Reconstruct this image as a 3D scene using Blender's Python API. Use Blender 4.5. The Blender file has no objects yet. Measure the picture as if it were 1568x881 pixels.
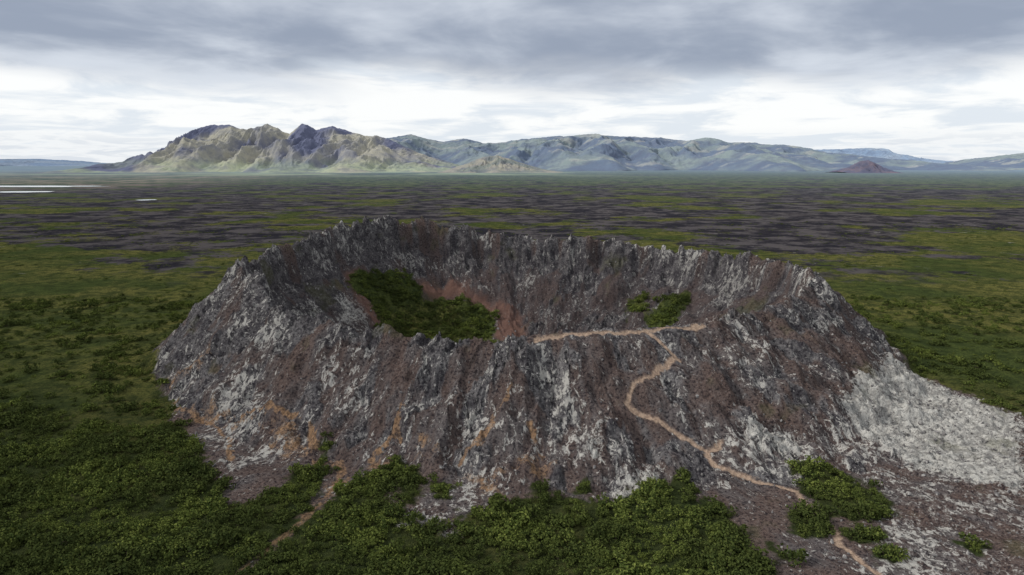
import bpy, bmesh, math, numpy as np
from mathutils import Vector
CAMZ=85.0; PITCH=math.radians(10.3)
CX,CY=6.0,290.0
rng=np.random.default_rng(7)
_a=rng.random(4096)*2*np.pi; GX=np.cos(_a); GY=np.sin(_a); GR=rng.random(4096); GS=rng.random(4096)
def hsh(ix,iy,seed):
    h=ix*374761393+iy*668265263+seed*974634777
    h=(h^(h>>13))*1274126177; return (h^(h>>16))&4095
def pn(x,y,seed=0):
    xf=np.floor(x); yf=np.floor(y); fx=x-xf; fy=y-yf
    xi=xf.astype(np.int64); yi=yf.astype(np.int64)
    u=fx*fx*fx*(fx*(fx*6-15)+10); v=fy*fy*fy*(fy*(fy*6-15)+10)
    def g(ix,iy,dx,dy):
        h=hsh(ix,iy,seed); return GX[h]*dx+GY[h]*dy
    a=g(xi,yi,fx,fy); b=g(xi+1,yi,fx-1,fy); c=g(xi,yi+1,fx,fy-1); d=g(xi+1,yi+1,fx-1,fy-1)
    return 1.45*((a*(1-u)+b*u)*(1-v)+(c*(1-u)+d*u)*v)
def cells(x,y,seed,tilt=.5):
    # faceted blocks: every cell has its own height and tilt
    xi=np.floor(x).astype(np.int64); yi=np.floor(y).astype(np.int64); best=np.full(x.shape,9.); out=np.zeros(x.shape)
    for di in (-1,0,1):
        for dj in (-1,0,1):
            h=hsh(xi+di,yi+dj,seed); px=xi+di+GR[h]; py=yi+dj+GS[h]; dx=x-px; dy=y-py; d=dx*dx+dy*dy
            v=GR[(h*7+13)&4095]-.5+tilt*(GX[h]*dx+GY[h]*dy); m=d<best; best=np.where(m,d,best); out=np.where(m,v,out)
    return out
def fbm(x,y,o=4,seed=0):
    s=0;a=1;t=0
    for i in range(o):
        s=s+a*pn(x,y,seed+i); t+=a; a*=.5; x=x*2.03+11.3; y=y*2.03-7.1
    return s/t*1.4
def rid(x,y,o=3,seed=0):
    s=0;a=1;t=0
    for i in range(o):
        s=s+a*(1-2*np.abs(pn(x,y,seed+i))); t+=a; a*=.5; x=x*2.1+3.3; y=y*2.1-5.1
    return s/t
def sm(a,b,x):
    t=np.clip((x-a)/(b-a),0,1); return t*t*(3-2*t)
# surveyed rim of the crater: x, y, z in metres
RIM=[(-19,207,29.0),(-38,212,31.4),(-62,222,31.6),(-83,240,33.2),(-104.5,270,40),(-116,290,42.8),(-111,325,43.8),(-100,355,48.8),(-81,378,51.8),(-54,392,50.0),(-17,395,44.6),(13,385,41),(43,385,42.8),(78,375,39.2),(96,362,38.2),(118,335,38.1),(130,305,39.4),(124.7,280,38.4),(107,255,35),(84,235,33),(64.5,222,33.2),(40.8,212,33.6),(13.3,205,33.6),(-1,203,32.4)]
ra=np.array(RIM,float); ph=np.arctan2(ra[:,1]-CY,ra[:,0]-CX); Rr=np.hypot(ra[:,0]-CX,ra[:,1]-CY)
o=np.argsort(ph); ph=ph[o]; Rr=Rr[o]; Zz=ra[o,2]
TP=np.linspace(-np.pi,np.pi,1441)[:-1]
def per(v,sig=2.0):
    t=np.interp(TP,ph,v,period=2*np.pi); k=np.exp(-.5*((np.arange(-40,41)*.25)/sig)**2); k/=k.sum()
    return np.convolve(np.r_[t[-40:],t,t[:40]],k,'valid')
TR=per(Rr); TZ=per(Zz)
TL=np.interp(TP,np.radians([-170,-150,-120,-90,-70,-50,-30,-10,20,90,170]),[.95,.95,1.1,1.15,1.3,1.7,1.5,1.15,1.1,1.1,.95],period=2*np.pi)
# ground-cover outlines in world metres, packed 3 characters per point: n=(x+200)*450+y in base 62
AL="0123456789ABCDEFGHIJKLMNOPQRSTUVWXYZabcdefghijklmnopqrstuvwxyz"
PK="WhDXdIX2uWScU7ZUhoUTEU0CZ9hZrEZO8E1WFtmGiiHQCHt8JzpLdMMZGMKTKS3HznG7iEipDYHUsgW3FVhHUPOWrvYGuXniVvSSNsVZvHQEJshLrwOCsOJqMKSMZGJzpHt8DJrE1WEbdGTUG0ME8RBmRCiuDQPDeiEZlCpODCGDttEx4DtbVXSXB6WwOVllVBZQqtS1RSbeQxuQGMZsMfcvhUEcn2aS6ZAVDOWDrYED6K3dKzhLvaLoGKI2PRuQcVQGYPZ188mATsBBI9ByAF0DAJDHSBI8DHSFqyH1QGu4FqjEnbIXcJwkKslJi8KIbL04L7CKWyMAUNoBOylPDCNo4MdOHigIQIHauH7mOHgQ9rSNqSqpTR2ScARYkRK9S8uT4uTmPTmLUpbW06W7AWEKVziWLISNqUqOTmPUFU"
D={};_p=0
for k,n in (('G8',4),('G9',4),('GA',3),('I1',14),('I2',4),('I3',6),('S1',9),('S2',6),('W1',6),('W2',4),('W3',5),('W4',5),('W5',6),('W6',3),('W7',5),('W8',4),('O1',4),('O2',4),('O3',6),('O4',4),('O5',4),('O6',6),('O7',4),('P',18),('P2',2),('P3',2)):
    D[k]=[]
    for i in range(n):
        a,b,c=[AL.index(ch) for ch in PK[_p:_p+3]]; _p+=3; v=a*3844+b*62+c; D[k].append((v//450-200,v%450))
D['I1']=[p for p in D['I1'] if p[1]>225]
TRAILS=[[(-119,230),(-112,217),(-101,211),(-92,203),(-84,192),(-80,181)],[(-92,203),(-83,205),(-72,198),(-65,196)],[(-60,192),(-55,178),(-48,178),(-46,170),(-47,157),(-52,143),(-57,130),(-62,118)],[(-39,177),(-34,184),(-31,192)],[(-14,174),(-6,182),(0,189)],[(8,174),(5,180)]]
D.update(I4=[(-66,335),(-8,338),(-2,312),(-10,285),(-45,280),(-62,300)],G1=[(-32,171),(-25,173),(-22,160),(-26,156)],G2=[(-20,166),(-14,165),(-15,158),(-19,158)],G3=[(5,165),(10,166),(9,159),(5,161)],G4=[(15,166),(20,166),(20,162),(16,161)],G5=[(75,173),(87,176),(95,166),(93,153),(84,148),(77,152),(74,163)],G6=[(66,154),(72,156),(74,145),(70,141),(64,144)],G7=[(76,145),(85,144),(82,139),(75,140)])
def psd(x,y,poly,pad=8):
    out=np.full(x.shape,-pad,float); P=np.array(poly,float)
    m=(x>P[:,0].min()-pad)&(x<P[:,0].max()+pad)&(y>P[:,1].min()-pad)&(y<P[:,1].max()+pad)
    if not m.any(): return out
    a=x[m];b=y[m]; d=np.full(a.shape,1e9); ins=np.zeros(a.shape,bool)
    for i in range(len(P)):
        x0,y0=P[i];x1,y1=P[(i+1)%len(P)]
        ex,ey=x1-x0,y1-y0; t=np.clip(((a-x0)*ex+(b-y0)*ey)/(ex*ex+ey*ey+1e-9),0,1)
        d=np.minimum(d,np.hypot(a-x0-t*ex,b-y0-t*ey))
        c=((y0>b)!=(y1>b)); xi=x0+(b-y0)*ex/(ey if abs(ey)>1e-9 else 1e-9); ins^=(c&(a<xi))
    out[m]=np.maximum(np.where(ins,d,-d),-pad); return out
def pld(x,y,pl,pad=6):
    out=np.full(x.shape,pad,float); P=np.array(pl,float)
    for i in range(len(P)-1):
        x0,y0=P[i];x1,y1=P[i+1]
        m=(x>min(x0,x1)-pad)&(x<max(x0,x1)+pad)&(y>min(y0,y1)-pad)&(y<max(y0,y1)+pad)
        if not m.any(): continue
        a=x[m];b=y[m];ex,ey=x1-x0,y1-y0; t=np.clip(((a-x0)*ex+(b-y0)*ey)/(ex*ex+ey*ey+1e-9),0,1)
        out[m]=np.minimum(out[m],np.hypot(a-x0-t*ex,b-y0-t*ey))
    return out
def pathdist(x,y):
    wig=1.0*fbm(x/6,y/6,3,99); pd=np.full(x.shape,6.)
    for k in ('P','P2','P3'): pd=np.minimum(pd,pld(x+wig,y-wig,D[k]))
    return pd
def height(x,y):
    dx=x-CX; dy=y-CY; r=np.hypot(dx,dy); phi=np.arctan2(dy,dx)
    R=np.interp(phi,TP,TR,period=2*np.pi); Z=np.interp(phi,TP,TZ,period=2*np.pi); L=Z*np.interp(phi,TP,TL,period=2*np.pi)
    wx=np.cos(phi)*115; wy=np.sin(phi)*115; pf=sm(1.0,5.0,pathdist(x,y))
    bk=1+.7*sm(320,370,y)*sm(20,-50,x)
    R=R+4.0*fbm(wx/22,wy/22,2,50)*(.4+.6*pf)+2.0*fbm(x/8,y/8,3,51)*pf; Z=Z+1.8*fbm(wx/18,wy/18,2,60)*pf
    s=r-R
    so=np.sqrt(np.maximum(s,0)**2+3)-1.73
    t=so/L; g=np.where(t<1,np.clip(1-t,0,1)**1.22,0)
    far=sm(2500,600,r)
    ap=4.5*np.exp(-np.maximum(s,0)/70)+far*(.9*fbm(x/28,y/28,3,5))
    zo=ap+(Z-ap)*g
    u=np.maximum(-s,0)
    fr=np.interp(u,[0,1.5,5,10,28,48,60,200],[0,.03,.27,.37,.67,.95,1,1])
    zi=Z-(Z+4)*fr
    z=np.where(s>0,zo,zi)
    rk=sm(-75,-55,s)*sm(1.25,.9,s/L)
    fl=115+(r-115)*.32; fx=np.cos(phi)*fl; fy=np.sin(phi)*fl
    fm=115+(r-115)*.65; mx=np.cos(phi)*fm; my=np.sin(phi)*fm
    cr=np.exp(-(s/6.)**2)
    w1=1.5*fbm(x/14,y/14,3,70)
    oc=fbm((mx+w1)/12,(my-w1)/12,4,75)+.22*cr+.35*np.exp(-((s+7)/5.)**2)+.38*sm(-60,-105,x)-.18
    oc=sm(-.18,.3,oc)
    k1=(1-cr*.75)*(.3+.7*pf)*(.55+.45*sm(-5,10,s))
    z=z+rk*k1*(2.1*rid((fx+w1*2.4)/13,(fy+w1)/13,2,12)-.8)
    z=z+rk*k1*(1.0*rid((fx+w1*2.4)/6,(fy+w1*1.4)/6,2,10)-.4)
    z=z+rk*(1-cr*.6)*2.6*fbm(x/16,y/16,2,80)*(.4+.6*pf)
    z=z+rk*1.5*fbm(x/7,y/7,2,20)*pf
    rough=rk*(.10+.90*oc)*pf
    z=z+rough*1.9*cells((mx+w1)/5.6,(my+w1)/5.6,31,.8)
    z=z+rough*1.05*cells((mx+w1*.4)/2.4,(my-w1*.4)/2.4,32,.8)
    z=z+cr*pf*bk*(2.3*cells(x/6.5,y/6.5,34,.7)+1.2*rough*cells(x/3.4,y/3.4,33,.7)+1.1*rid(x/11,y/11,3,35)-.2)
    z=z+(rk*(.16+.34*oc)*(.15+.85*pf)+.06*far)*rid(x/2.2,y/2.2,2,40)+(rk*(.12+.18*oc)*(.3+.7*pf)+.06*far)*fbm(x/.9,y/.9,2,45)
    return z,s,phi,L,fx,fy,oc*rk
ROCK=[(-167,316),(-141,258),(-121,232),(-107,209),(-86,182),(-71,158),(-62,156),(-60,171),(-52,183),(-49,168),(-50,143),(-54,132),(-46,160),(-39,174),(-31,175),(-29,160),(-25,148),(-14,144),(-7,157),(8,161),(23,157),(36,165),(45,168),(51,151),(55,128),(52,108),(150,105),(172,190),(171,216),(158,273),(168,310),(160,355),(140,395),(90,425),(0,440),(-80,430),(-140,395),(-168,350)]
def masks(x,y,s):
    e=1.6*fbm(x/9,y/9,2,90)+1.3*fbm(x/2.5,y/2.5,3,95)
    sr=psd(x,y,ROCK,30); rock=sm(-1.2,1.2,sr+e*2.1); veg=1-rock
    def gp(pref,amp=.8,ed=1.0):
        r=np.zeros(x.shape)
        for k in D:
            if k[0]==pref: r=np.maximum(r,sm(-ed,ed,psd(x,y,D[k])+e*amp))
        return r
    g=np.maximum(gp('G',1.3),gp('I',1.8)); veg=np.maximum(veg,g)
    wh=gp('W',2.2,5.0); wh=np.maximum(wh,.5*sm(50,95,x)*sm(215,175,y)*sm(-10,15,s)); wh=np.maximum(wh,1.3*sm(-4,4,psd(x,y,D['W5'])+e)); orr=.8*gp('O',2.4,4.5); sc=gp('S',1.5,3)
    pd=pathdist(x,y)
    path=sm(.95,.35,pd+.35*fbm(x/1.5,y/1.5,2,101)); orr=np.maximum(orr,.5*sm(2.4,.6,pd+e*.7))
    td=np.full(x.shape,6.)
    for tl in TRAILS: td=np.minimum(td,pld(x+e*.6,y-e*.6,tl))
    orr=np.maximum(orr,.9*sm(1.9,.3,td+e*.5)); tr=.75*sm(1.1,.3,td); veg=veg*(1-tr*sm(105,150,y))
    veg=veg*(1-path)
    return veg,wh,orr,path,sc,sr
def blocks(x,y,s,wh): # broken lava blocks of the grey apron
    a=np.minimum(wh,1)*sm(20,35,s); return a*(.8*cells(x/2.6,y/2.6,61,.9)+.4*cells(x/1.2,y/1.2,62,.9)+.25*fbm(x/.9,y/.9,2,63)) + a*.9*fbm(x/9,y/9,2,64)
# ---------- nodes
def mk(nt,t,ins=None,**p):
    n=nt.nodes.new(t)
    for k,v in p.items(): setattr(n,k,v)
    for k,v in (ins or {}).items():
        if isinstance(v,bpy.types.NodeSocket): nt.links.new(v,n.inputs[k])
        else: n.inputs[k].default_value=v
    return n
class S:
    def __init__(s,nt): s.nt=nt
    def noise(s,v,sc,det=4,ro=.55,dist=0): return mk(s.nt,'ShaderNodeTexNoise',{'Vector':v,'Scale':sc,'Detail':det,'Roughness':ro,'Distortion':dist}).outputs['Fac']
    def ss(s,x,a,b,c=0.,d=1.): return mk(s.nt,'ShaderNodeMapRange',{'Value':x,'From Min':a,'From Max':b,'To Min':c,'To Max':d},interpolation_type='SMOOTHSTEP').outputs[0]
    def mix(s,f,a,b,mode='MIX'):
        a=(*a,1) if isinstance(a,tuple) and len(a)==3 else a; b=(*b,1) if isinstance(b,tuple) and len(b)==3 else b
        return mk(s.nt,'ShaderNodeMix',{0:f,6:a,7:b},data_type='RGBA',blend_type=mode).outputs[2]
    def m(s,op,a,b=0.): return mk(s.nt,'ShaderNodeMath',{0:a,1:b},operation=op).outputs[0]
def newmat(name):
    mt=bpy.data.materials.new(name); mt.use_nodes=True; nt=mt.node_tree; nt.nodes.remove(nt.nodes['Principled BSDF'])
    b=nt.nodes.new('ShaderNodeBsdfDiffuse'); b.inputs['Roughness'].default_value=.6; nt.links.new(b.outputs[0],nt.nodes['Material Output'].inputs[0])
    return mt,nt,b
def link(ob): bpy.context.scene.collection.objects.link(ob); return ob
mt,nt,bs=newmat('lava_rock_and_heath'); q=S(nt)
pos=mk(nt,'ShaderNodeNewGeometry').outputs['Position']; sp=mk(nt,'ShaderNodeSeparateXYZ',{0:pos})
flow=mk(nt,'ShaderNodeAttribute',attribute_name='flow').outputs['Vector']
mid=mk(nt,'ShaderNodeVectorMath',{0:mk(nt,'ShaderNodeVectorMath',{0:flow,1:(.9,.9,.9)},operation='MULTIPLY').outputs[0],1:mk(nt,'ShaderNodeVectorMath',{0:pos,1:(1.1,1.1,.8)},operation='MULTIPLY').outputs[0]},operation='ADD').outputs[0]
A=mk(nt,'ShaderNodeAttribute',attribute_name='cover_a').outputs['Color']; B=mk(nt,'ShaderNodeAttribute',attribute_name='cover_b').outputs['Color']
sa=mk(nt,'ShaderNodeSeparateColor',{0:A}); sb=mk(nt,'ShaderNodeSeparateColor',{0:B})
veg,wh,orr=sa.outputs; path,sco,oc=sb.outputs
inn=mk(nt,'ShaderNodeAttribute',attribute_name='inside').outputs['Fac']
nf=q.noise(flow,.25,4,.6); nsp=q.noise(mid,.31,6,.8,.5); nb=q.noise(pos,.05,3); nm=q.noise(pos,.25,4,.7); n1=q.noise(pos,1.2,4,.78)
tal=q.mix(q.ss(nf,.40,.60),(.122,.092,.084),(.138,.122,.121))
tal=q.mix(q.ss(nb,.46,.6,0,.7),tal,(.155,.110,.095))
out_=q.mix(q.ss(nm,.4,.62),(.078,.073,.080),(.205,.196,.198))
rock=q.mix(q.ss(oc,.1,.7),tal,out_)
rock=q.mix(q.ss(n1,.5,.39,0,.88),rock,(.026,.023,.028))
rock=q.mix(q.ss(n1,.55,.68,0,.5),rock,(.27,.262,.255))
spot=q.m('ADD',nsp,q.m('MULTIPLY',q.m('SUBTRACT',nb,.5),-.48))
spot=q.m('ADD',spot,q.m('ADD',q.m('MULTIPLY',wh,.08),q.m('MULTIPLY',oc,.03)))
rock=q.mix(q.ss(spot,.59,.63,0,.92),rock,(.54,.525,.49))
rock=q.mix(q.m('MULTIPLY',inn,.42),rock,(.052,.046,.051))  # depth shading of the bowl put into the inner wall colour
wn_=q.m('ADD',q.m('MULTIPLY',n1,.7),q.m('MULTIPLY',nm,.5))
wf=q.ss(q.m('ADD',q.m('MULTIPLY',wh,.27),wn_),.80,.90)
rock=q.mix(q.m('MULTIPLY',wf,.85),rock,q.mix(q.ss(nsp,.4,.6),(.32,.315,.30),(.62,.61,.57)))
of=q.ss(q.m('ADD',q.m('MULTIPLY',orr,.36),q.m('ADD',q.m('MULTIPLY',nm,.45),q.m('ADD',q.m('MULTIPLY',n1,.25),q.m('MULTIPLY',nf,.3)))),.68,.86)
rock=q.mix(q.m('MULTIPLY',of,.88),rock,q.mix(q.ss(n1,.35,.65),(.15,.095,.065),(.43,.27,.15)))
moss=q.ss(nb,.6,.7,0,.35)
rock=q.mix(moss,rock,(.11,.115,.05))
rock=q.mix(q.m('MULTIPLY',sco,.8),rock,q.mix(nm,(.12,.072,.06),(.27,.15,.115)))
rock=q.mix(path,rock,q.mix(q.ss(n1,.3,.7),(.28,.20,.15),(.60,.45,.34)))
g1=q.noise(pos,.012,5,.6); g2=q.noise(pos,.10,5,.72); g3=q.noise(pos,.9,3,.7)
gr=q.mix(q.ss(g1,.38,.6),(.074,.096,.030),(.165,.158,.050))
gr=q.mix(q.ss(g2,.42,.60,0,.8),gr,(.036,.050,.019))
gr=q.mix(q.ss(g3,.45,.62,0,.7),gr,(.028,.037,.017))
near=q.ss(sp.outputs[1],290.,170.)
gr=q.mix(q.m('MULTIPLY',near,.65),gr,(.030,.040,.017))
l0=q.noise(pos,.0045,8,.74); l1=q.noise(pos,.02,5,.75); l2=q.noise(pos,.0011,4,.6)
band=q.m('MULTIPLY',q.ss(sp.outputs[1],500.,850.),q.ss(sp.outputs[1],3600.,1900.))
lv=q.ss(q.m('ADD',q.m('ADD',l0,q.m('MULTIPLY',q.m('SUBTRACT',l2,.5),.30)),q.m('MULTIPLY',band,.112)),.555,.59)
lv=q.m('MULTIPLY',lv,q.ss(sp.outputs[1],430.,560.))
lavac=q.mix(q.ss(l1,.44,.58),(.024,.022,.034),(.098,.088,.096))
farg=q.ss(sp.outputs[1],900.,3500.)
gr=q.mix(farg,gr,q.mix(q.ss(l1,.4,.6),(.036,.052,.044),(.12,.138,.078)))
gr=q.mix(q.m('MULTIPLY',lv,.92),gr,lavac)
wsp=q.m('MULTIPLY',q.ss(q.noise(pos,.045,5,.75),.63,.70),q.ss(sp.outputs[1],420.,600.))
gr=q.mix(q.m('MULTIPLY',wsp,.6),gr,(.36,.35,.33))
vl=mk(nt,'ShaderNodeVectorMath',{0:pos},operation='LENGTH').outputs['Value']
sand=q.m('MULTIPLY',q.m('MULTIPLY',q.ss(sp.outputs[0],-900.,-1900.),q.ss(sp.outputs[1],1900.,2600.)),q.ss(l0,.45,.6))
gr=q.mix(q.m('MULTIPLY',sand,.8),gr,(.33,.27,.2))
fld=q.m('MULTIPLY',q.m('MULTIPLY',q.ss(sp.outputs[1],3800.,6000.),q.ss(sp.outputs[0],1500.,-500.)),q.ss(q.noise(pos,.0012,4),.45,.58))
gr=q.mix(q.m('MULTIPLY',fld,.8),gr,(.36,.42,.24))
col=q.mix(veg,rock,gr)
col=q.mix(q.ss(vl,700.,12000.,0,.85),col,(.20,.27,.35))  # aerial haze painted into the ground colour with distance
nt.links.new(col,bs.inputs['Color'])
hgt=q.m('ADD',q.m('MULTIPLY',n1,2.0),q.m('MULTIPLY',nsp,1.4))
bmp=mk(nt,'ShaderNodeBump',{'Strength':.9,'Distance':.9,'Height':hgt})
nt.links.new(bmp.outputs[0],bs.inputs['Normal'])
# ---------- terrain meshes
NA=2300; T=np.linspace(-np.pi,np.pi,NA,endpoint=False); Aa=T-.45*np.sin(T+np.pi/2)
rad=np.r_[np.arange(0,52,1.5),np.arange(52,186,.42),186*1.008**np.arange(0,90)]
rad=np.r_[rad,rad[-1]*1.045**np.arange(1,116)]
RR,AA=np.meshgrid(rad,Aa,indexing='ij')
X=CX+RR*np.cos(AA); Y=CY+RR*np.sin(AA); Zt,s,phi,L,fx,fy,oc_=height(X,Y)
veg_,wh_,or_,pa_,sc_,sr_=masks(X,Y,s)
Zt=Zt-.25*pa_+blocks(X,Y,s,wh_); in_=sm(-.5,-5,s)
isp=int(np.searchsorted(rad,186))
def grid_mesh(name,i0,i1):
    n=i1-i0; sl=slice(i0,i1)
    co=np.stack([X[sl],Y[sl],Zt[sl]],-1).reshape(-1,3)
    i=np.arange(n-1)[:,None]*NA; j=np.arange(NA)[None]; j2=(j+1)%NA
    f=np.stack([i+j,i+NA+j,i+NA+j2,i+j2],-1).reshape(-1,4)
    m=bpy.data.meshes.new(name); m.vertices.add(len(co)); m.vertices.foreach_set('co',co.ravel())
    m.loops.add(f.size); m.loops.foreach_set('vertex_index',f.ravel().astype(np.int32))
    m.polygons.add(len(f)); m.polygons.foreach_set('loop_start',(np.arange(len(f))*4).astype(np.int32)); m.update(calc_edges=True)
    m.polygons.foreach_set('use_smooth',np.ones(len(f),bool))
    a=m.attributes.new('flow','FLOAT_VECTOR','POINT'); a.data.foreach_set('vector',np.stack([fx[sl],fy[sl],fx[sl]*0],-1).ravel())
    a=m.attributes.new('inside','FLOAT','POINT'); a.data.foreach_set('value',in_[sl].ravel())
    one=np.ones(veg_[sl].shape)
    a=m.attributes.new('cover_a','FLOAT_COLOR','POINT'); a.data.foreach_set('color',np.stack([veg_[sl],wh_[sl],or_[sl],one],-1).ravel())
    a=m.attributes.new('cover_b','FLOAT_COLOR','POINT'); a.data.foreach_set('color',np.stack([pa_[sl],sc_[sl],oc_[sl],one],-1).ravel())
    m.materials.append(mt); return link(bpy.data.objects.new(name,m))
grid_mesh('volcanic_crater',0,isp+1); grid_mesh('ground_plain',isp,len(rad))
# ---------- leaf / rock prototypes
def leafmat(name,c0,c1,c2):
    mt,nt,b=newmat(name); q=S(nt); oi=mk(nt,'ShaderNodeObjectInfo'); ge=mk(nt,'ShaderNodeNewGeometry')
    c=q.mix(oi.outputs['Random'],c0,c1); c=q.mix(q.ss(ge.outputs['Random Per Island'],.4,1.,0,.8),c,c2)
    ps=q.noise(ge.outputs['Position'],.05,3); c=q.mix(q.ss(ps,.38,.6,0,.75),c,(c0[0]*.95,c0[1]*.85,c0[2]))
    nt.links.new(c,b.inputs['Color']); return mt
leaf=leafmat('birch_leaves',(.042,.062,.018),(.098,.125,.030),(.20,.23,.058))
bark,bnt,bb=newmat('birch_bark'); bb.inputs['Color'].default_value=(.09,.07,.06,1)
def proto_bush(i):
    r=np.random.default_rng(100+i); V=[];Fc=[];M=[]
    for c in range(10):
        a=r.random()*6.28; d=r.random()**.6*.75; cen=np.array([math.cos(a)*d,math.sin(a)*d,(.35+.65*r.random())*(1-.45*d)]); rr=.2+.2*r.random()
        for k in range(20):
            v=r.normal(size=3); v/=np.linalg.norm(v); p=cen+v*rr*(.55+.5*r.random())
            p[2]=max(p[2],.03); nrm=v+r.normal(size=3)*.7; nrm/=np.linalg.norm(nrm)
            t=np.cross(nrm,r.normal(size=3)); t/=np.linalg.norm(t); b=np.cross(nrm,t); sz=.07+.09*r.random(); n=len(V)
            V+= [p-t*sz,p+b*sz*.65,p+t*sz,p-b*sz*.65]; Fc.append((n,n+1,n+2,n+3)); M.append(0)
        if c%2==0:
            n=len(V); w=.025; top=cen*.95
            for zc,ww in ((np.array([cen[0]*.15,cen[1]*.15,-.1]),w),(top,w*.4)):
                for g in range(3): V.append(zc+np.array([math.cos(g*2.1)*ww,math.sin(g*2.1)*ww,0]))
            for g in range(3): Fc.append((n+g,n+(g+1)%3,n+3+(g+1)%3,n+3+g)); M.append(1)
    m=bpy.data.meshes.new('bush'); m.from_pydata([tuple(v) for v in V],[],Fc); m.polygons.foreach_set('material_index',M)
    m.materials.append(leaf); m.materials.append(bark); return bpy.data.objects.new('bush_form',m)
rockm,rnt,rb=newmat('lava_boulder'); q2=S(rnt); oi=mk(rnt,'ShaderNodeObjectInfo'); gp=mk(rnt,'ShaderNodeNewGeometry').outputs['Position']
rc=q2.mix(oi.outputs['Random'],(.08,.075,.08),(.22,.21,.205)); rc=q2.mix(q2.ss(q2.noise(gp,1.2,3,.7),.5,.62,0,.7),rc,(.44,.43,.41)); rnt.links.new(rc,rb.inputs['Color'])
def proto_rock(i):
    r=np.random.default_rng(200+i); bm=bmesh.new()
    for k in range(16):
        v=r.normal(size=3); v/=np.linalg.norm(v); v*=np.array([1,.75,.6])*(.8+.3*r.random()); bm.verts.new(v)
    bmesh.ops.convex_hull(bm,input=bm.verts)
    m=bpy.data.meshes.new('rock'); bm.to_mesh(m); bm.free(); m.materials.append(rockm); return bpy.data.objects.new('rock_form',m)
def coll(name,obs):
    c=bpy.data.collections.new(name)
    for o in obs: c.objects.link(o)
    return c
CB=coll('bush_forms',[proto_bush(i) for i in range(6)]); CR=coll('rock_forms',[proto_rock(i) for i in range(5)])
def scatter(name,P,sc,rot,cl,npro):
    m=bpy.data.meshes.new(name); m.vertices.add(len(P)); m.vertices.foreach_set('co',P.ravel())
    for nm,dat in (('sc',sc),('rt',rot)):
        a=m.attributes.new(nm,'FLOAT_VECTOR','POINT'); a.data.foreach_set('vector',dat.ravel())
    a=m.attributes.new('ix','INT','POINT'); a.data.foreach_set('value',rng.integers(0,npro,len(P)).astype(np.int32))
    ob=link(bpy.data.objects.new(name,m)); ng=bpy.data.node_groups.new(name,'GeometryNodeTree')
    ng.interface.new_socket('Geometry',in_out='INPUT',socket_type='NodeSocketGeometry'); ng.interface.new_socket('Geometry',in_out='OUTPUT',socket_type='NodeSocketGeometry')
    gi=mk(ng,'NodeGroupInput'); go=mk(ng,'NodeGroupOutput')
    ci=mk(ng,'GeometryNodeCollectionInfo',{'Collection':cl,'Separate Children':True,'Reset Children':True})
    def na(n,t): return mk(ng,'GeometryNodeInputNamedAttribute',{'Name':n},data_type=t).outputs['Attribute']
    mp=mk(ng,'GeometryNodeMeshToPoints',{'Mesh':gi.outputs[0]})
    ip=mk(ng,'GeometryNodeInstanceOnPoints',{'Points':mp.outputs[0],'Instance':ci.outputs[0],'Pick Instance':True,'Instance Index':na('ix','INT'),'Rotation':na('rt','FLOAT_VECTOR'),'Scale':na('sc','FLOAT_VECTOR')})
    ng.links.new(ip.outputs[0],go.inputs[0]); md=ob.modifiers.new('scatter','NODES'); md.node_group=ng; print(name,len(P)); return ob
def bushes(name,x0,x1,y0,y1,n,smin,smax,flat,dens):
    x=rng.uniform(x0,x1,n); y=rng.uniform(y0,y1,n)
    k=(np.abs(x)<y*.85+40); x=x[k];y=y[k]
    z,s,phi,L,_,_,_=height(x,y); v,w,o_,p,sc,sr=masks(x,y,s)
    k=rng.random(len(x))<dens(x,y,s,v); x,y,z=x[k],y[k],z[k]; n=len(x)
    S0=smin+(smax-smin)*rng.random(n)**2; S0=S0*(1+.4*fbm(x/20,y/20,2,170)); sc=np.stack([S0,S0*rng.uniform(.8,1.2,n),S0*flat*rng.uniform(.6,1.2,n)],-1)
    rt=np.stack([rng.normal(0,.1,n),rng.normal(0,.1,n),rng.uniform(0,6.28,n)],-1)
    return scatter(name,np.stack([x,y,z-.1],-1),sc,rt,CB,6)
def d1(x,y,s,v):
    ins=s<0; near=sm(250,165,y); c=sm(-.15,.2,fbm(x/16,y/16,4,140)+near*.6-.1)
    return np.where(ins,v*.8,v*np.clip(.05+.9*c*(.3+.7*near),0,1))*(v>.5)
bushes('birch_scrub',-330,330,95,430,72000,1.0,3.1,.95,d1)
def d2(x,y,s,v): return (s>0)*(v>.5)*sm(-.1,.5,fbm(x/40,y/40,4,150))*.7
bushes('dwarf_willow_heath',-900,900,300,1000,36000,1.0,2.6,.4,d2)
n=80000; x=rng.uniform(-190,200,n); y=rng.uniform(100,420,n); z,s,phi,L,_,_,occ=height(x,y); v,w,o_,p,sc,sr=masks(x,y,s); z=z+blocks(x,y,s,w)
k=(v<.3)&(p<.05)&(rng.random(n)<(.12+.7*np.maximum(occ,w*.8))*.5)&(s>-62); x,y,z=x[k],y[k],z[k]; n=len(x)
S0=.15+.7*rng.random(n)**3.; scatter('lava_boulders',np.stack([x,y,z+S0*.1],-1),np.stack([S0]*3,-1)*rng.uniform(.7,1.3,(n,3)),rng.uniform(0,6.28,(n,3)),CR,5)
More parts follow.
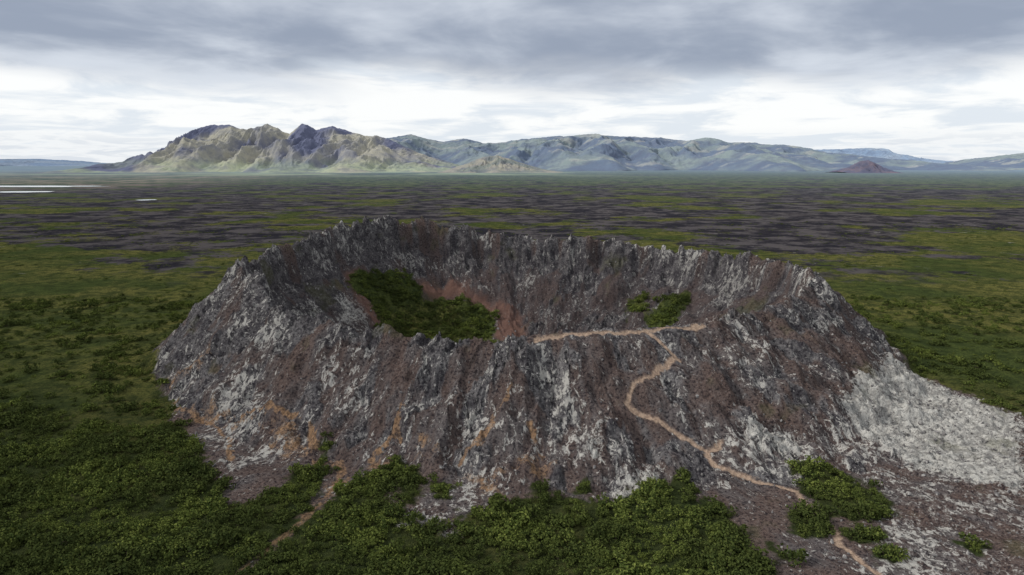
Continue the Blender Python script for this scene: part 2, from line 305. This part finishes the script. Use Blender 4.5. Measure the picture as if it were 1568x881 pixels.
# ---------- mountains
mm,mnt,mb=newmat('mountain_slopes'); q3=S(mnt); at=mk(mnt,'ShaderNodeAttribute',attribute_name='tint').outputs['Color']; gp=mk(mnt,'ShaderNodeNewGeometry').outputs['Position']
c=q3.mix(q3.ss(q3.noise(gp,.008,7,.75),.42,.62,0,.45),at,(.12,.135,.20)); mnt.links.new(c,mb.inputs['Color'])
def ridge(name,prof,Dd,W,colf,seed,pw=1.25,gul=.3,nb=900,ns=200,jag=.03,up=1.0):
    P=np.array([((a-784)*.938,(250-b)*.928*(up if b<250 else 1)) for a,b in prof],float)
    b=np.linspace(P[0,0],P[-1,0],nb); top=CAMZ+np.interp(b,P[:,0],P[:,1])*Dd/1000
    mx=top.max(); top=top+mx*jag*(rid(b/16,b*0+seed,4,seed)-.4)*1.3
    sv=np.linspace(-1,1,ns); Sg,Bg=np.meshgrid(sv,b,indexing='ij'); Tg=np.broadcast_to(top,Sg.shape)
    Xg=Bg*Dd/1000; Wg=W*(.75+.45*fbm(Xg/(W*.5),Xg*0+3,3,seed+3)); Yg=Dd+Sg*Wg
    wq=fbm(Xg/(W*.25),Yg/(W*.25),3,seed+7)*W*.06
    p=np.clip(1-np.abs(Sg),0,1)**pw; gg=rid((Xg+wq)/(W*.15),(Yg-wq)/(W*.45),6,seed+11)
    Zg=Tg*p+Tg*gul*(gg-.35)*4*p*(1-p)**.8
    Zg=np.where(np.abs(Sg)>.999,-15,Zg)-3
    co=np.stack([Xg,Yg,Zg],-1).reshape(-1,3); i=np.arange(ns-1)[:,None]*nb; j=np.arange(nb-1)[None]
    f=np.stack([i+j,i+j+1,i+nb+j+1,i+nb+j],-1).reshape(-1,4)
    m=bpy.data.meshes.new(name); m.vertices.add(len(co)); m.vertices.foreach_set('co',co.ravel()); m.loops.add(f.size); m.loops.foreach_set('vertex_index',f.ravel().astype(np.int32))
    m.polygons.add(len(f)); m.polygons.foreach_set('loop_start',(np.arange(len(f))*4).astype(np.int32)); m.update(calc_edges=True); m.polygons.foreach_set('use_smooth',np.ones(len(f),bool))
    cc=colf(Bg,Zg/mx,Xg,Yg,gg); cc=cc*.92+np.array((.35,.41,.49))*.08  # pale blue haze blended into the vertex colours
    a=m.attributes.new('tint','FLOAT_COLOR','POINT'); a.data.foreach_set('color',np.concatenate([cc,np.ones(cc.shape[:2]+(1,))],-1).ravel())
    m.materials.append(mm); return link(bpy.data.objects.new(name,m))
def lerp(a,b,t): return np.array(a)*(1-t[...,None])+np.array(b)*t[...,None]
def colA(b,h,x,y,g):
    n=fbm(x/420,y/700,4,300); t=sm(-.25,.4,n*.8+.5*np.exp(-((b+380)/70)**2)-.85*np.exp(-((b+505)/65)**2)-.4*np.exp(-((b+275)/35)**2)+.3*np.exp(-((b+200)/40)**2)-.18*sm(.75,.95,h))  # sunlit cloud-gap patches and shaded flanks painted into the slope colour
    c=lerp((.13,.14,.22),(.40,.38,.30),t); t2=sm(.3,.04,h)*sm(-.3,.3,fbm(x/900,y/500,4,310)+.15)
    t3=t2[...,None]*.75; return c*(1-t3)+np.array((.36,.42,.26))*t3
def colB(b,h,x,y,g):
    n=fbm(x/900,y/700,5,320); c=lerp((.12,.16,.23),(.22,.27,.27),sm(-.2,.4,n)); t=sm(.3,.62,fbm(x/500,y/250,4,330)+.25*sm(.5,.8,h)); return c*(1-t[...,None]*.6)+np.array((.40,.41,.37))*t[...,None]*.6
def colC(b,h,x,y,g): return lerp((.2,.28,.40),(.27,.34,.43),sm(-.3,.3,fbm(x/1500,y/1500,4,340)))  # farthest ridges: blue of the haze is part of the colour
def colD(b,h,x,y,g): return lerp((.08,.08,.13),(.14,.11,.14),sm(-.3,.3,fbm(x/120,y/120,4,350)))
def colE(b,h,x,y,g): return lerp((.2,.22,.19),(.33,.31,.25),sm(-.2,.4,fbm(x/250,y/250,4,360)+h*.4))
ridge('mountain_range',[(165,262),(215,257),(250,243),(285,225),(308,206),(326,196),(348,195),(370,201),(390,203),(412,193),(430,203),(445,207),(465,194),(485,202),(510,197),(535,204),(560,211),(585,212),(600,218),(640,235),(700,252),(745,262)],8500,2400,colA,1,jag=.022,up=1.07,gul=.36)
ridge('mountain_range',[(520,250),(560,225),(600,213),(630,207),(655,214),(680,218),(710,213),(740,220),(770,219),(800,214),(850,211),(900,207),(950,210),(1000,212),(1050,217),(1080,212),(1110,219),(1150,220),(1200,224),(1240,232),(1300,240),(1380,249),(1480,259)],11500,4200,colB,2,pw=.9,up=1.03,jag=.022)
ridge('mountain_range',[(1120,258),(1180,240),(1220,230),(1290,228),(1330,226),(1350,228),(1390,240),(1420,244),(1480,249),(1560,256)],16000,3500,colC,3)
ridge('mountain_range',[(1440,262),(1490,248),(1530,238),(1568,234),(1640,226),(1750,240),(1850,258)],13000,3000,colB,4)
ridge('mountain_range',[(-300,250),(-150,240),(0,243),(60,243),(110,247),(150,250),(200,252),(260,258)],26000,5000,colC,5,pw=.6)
ridge('scoria_cone',[(1285,262),(1305,254),(1318,246),(1330,244),(1345,251),(1365,262)],6500,400,colD,6,nb=200,ns=60,jag=.01)
ridge('grassy_cone',[(670,264),(715,250),(738,240),(762,237),(790,246),(830,258),(870,264)],7000,900,colE,7,nb=300,ns=80)
# ---------- ponds
wm=bpy.data.materials.new('pond_water'); wm.use_nodes=True; wnt=wm.node_tree; wb=wnt.nodes['Principled BSDF']; wb.inputs['Base Color'].default_value=(.30,.34,.37,1); wb.inputs['Roughness'].default_value=.15
wn=S(wnt); wnt.links.new(mk(wnt,'ShaderNodeBump',{'Strength':.05,'Height':wn.noise(mk(wnt,'ShaderNodeNewGeometry').outputs['Position'],.5)}).outputs[0],wb.inputs['Normal'])
def pond(cx,cy,rx,ry,sd):
    t=np.linspace(0,2*np.pi,90,endpoint=False); k=1+.45*fbm(np.cos(t)*1.5+sd,np.sin(t)*1.5,3,sd)
    m=bpy.data.meshes.new('pond'); m.from_pydata([(cx+rx*math.cos(a)*c_,cy+ry*math.sin(a)*c_,1.6) for a,c_ in zip(t,k)],[],[tuple(range(90))]); m.materials.append(wm); link(bpy.data.objects.new('pond',m))
pond(-1465,2060,100,50,400); pond(-1800,2560,260,80,401); pond(-850,1600,20,20,402)
# ---------- sky
w=bpy.data.worlds.new('World'); bpy.context.scene.world=w; w.use_nodes=True; nt=w.node_tree; bg=nt.nodes['Background']; bg.inputs[1].default_value=.1
q=S(nt); tc=mk(nt,'ShaderNodeTexCoord').outputs['Generated']; sx=mk(nt,'ShaderNodeSeparateXYZ',{0:tc}); zz=q.m('MAXIMUM',sx.outputs[2],0.); den=q.m('ADD',zz,.11)
cv=mk(nt,'ShaderNodeCombineXYZ',{0:q.m('DIVIDE',sx.outputs[0],den),1:q.m('DIVIDE',sx.outputs[1],den),2:.37}).outputs[0]
na=q.noise(cv,.55,6,.52,.3); nb_=q.noise(cv,1.3,6,.58,.4); nc=q.noise(cv,.3,3,.5)
lev=q.m('ADD',zz,q.m('MULTIPLY',q.m('SUBTRACT',nc,.5),.14)); lev=q.m('ADD',lev,q.m('MULTIPLY',q.m('SUBTRACT',na,.5),.12))
dk=q.ss(lev,.090,.140)
white=q.mix(q.ss(nb_,.38,.56),(7.8,8.4,9.1),(10.2,10.3,10.3))
grey=q.mix(q.ss(q.m('ADD',q.m('MULTIPLY',na,.75),q.m('MULTIPLY',nb_,.25)),.40,.60),(3.2,3.7,4.7),(6.9,7.4,8.2))
cl=q.mix(dk,white,grey)
low=q.m('MULTIPLY',q.ss(zz,.050,.02),q.ss(nb_,.47,.6)); cl=q.mix(q.m('MULTIPLY',low,.5),cl,(5.0,5.9,7.2))
cl=q.mix(q.ss(zz,.25,.6),cl,(8.2,8.3,8.5))
sky=mk(nt,'ShaderNodeTexSky',sky_type='NISHITA',sun_disc=False,sun_elevation=math.radians(36),sun_rotation=math.radians(-100)).outputs[0]
fin=q.mix(.94,sky,cl); nt.links.new(fin,bg.inputs[0])
l=bpy.data.lights.new('sun','SUN'); l.energy=3.0; l.angle=math.radians(10); l.color=(1,.96,.9); lo=link(bpy.data.objects.new('sun',l))
az=math.radians(-100); el=math.radians(36); sd=Vector((math.sin(az)*math.cos(el),math.cos(az)*math.cos(el),math.sin(el))); lo.rotation_euler=sd.to_track_quat('Z','Y').to_euler()
cam=bpy.data.cameras.new('camera'); cam.lens=24; cam.sensor_width=36; cam.clip_end=200000
c=link(bpy.data.objects.new('camera',cam)); c.location=(0,0,CAMZ); c.rotation_euler=(math.pi/2-PITCH,0,0); bpy.context.scene.camera=c
vs=bpy.context.scene.view_settings; vs.view_transform='Standard'; vs.look='None'; vs.exposure=0
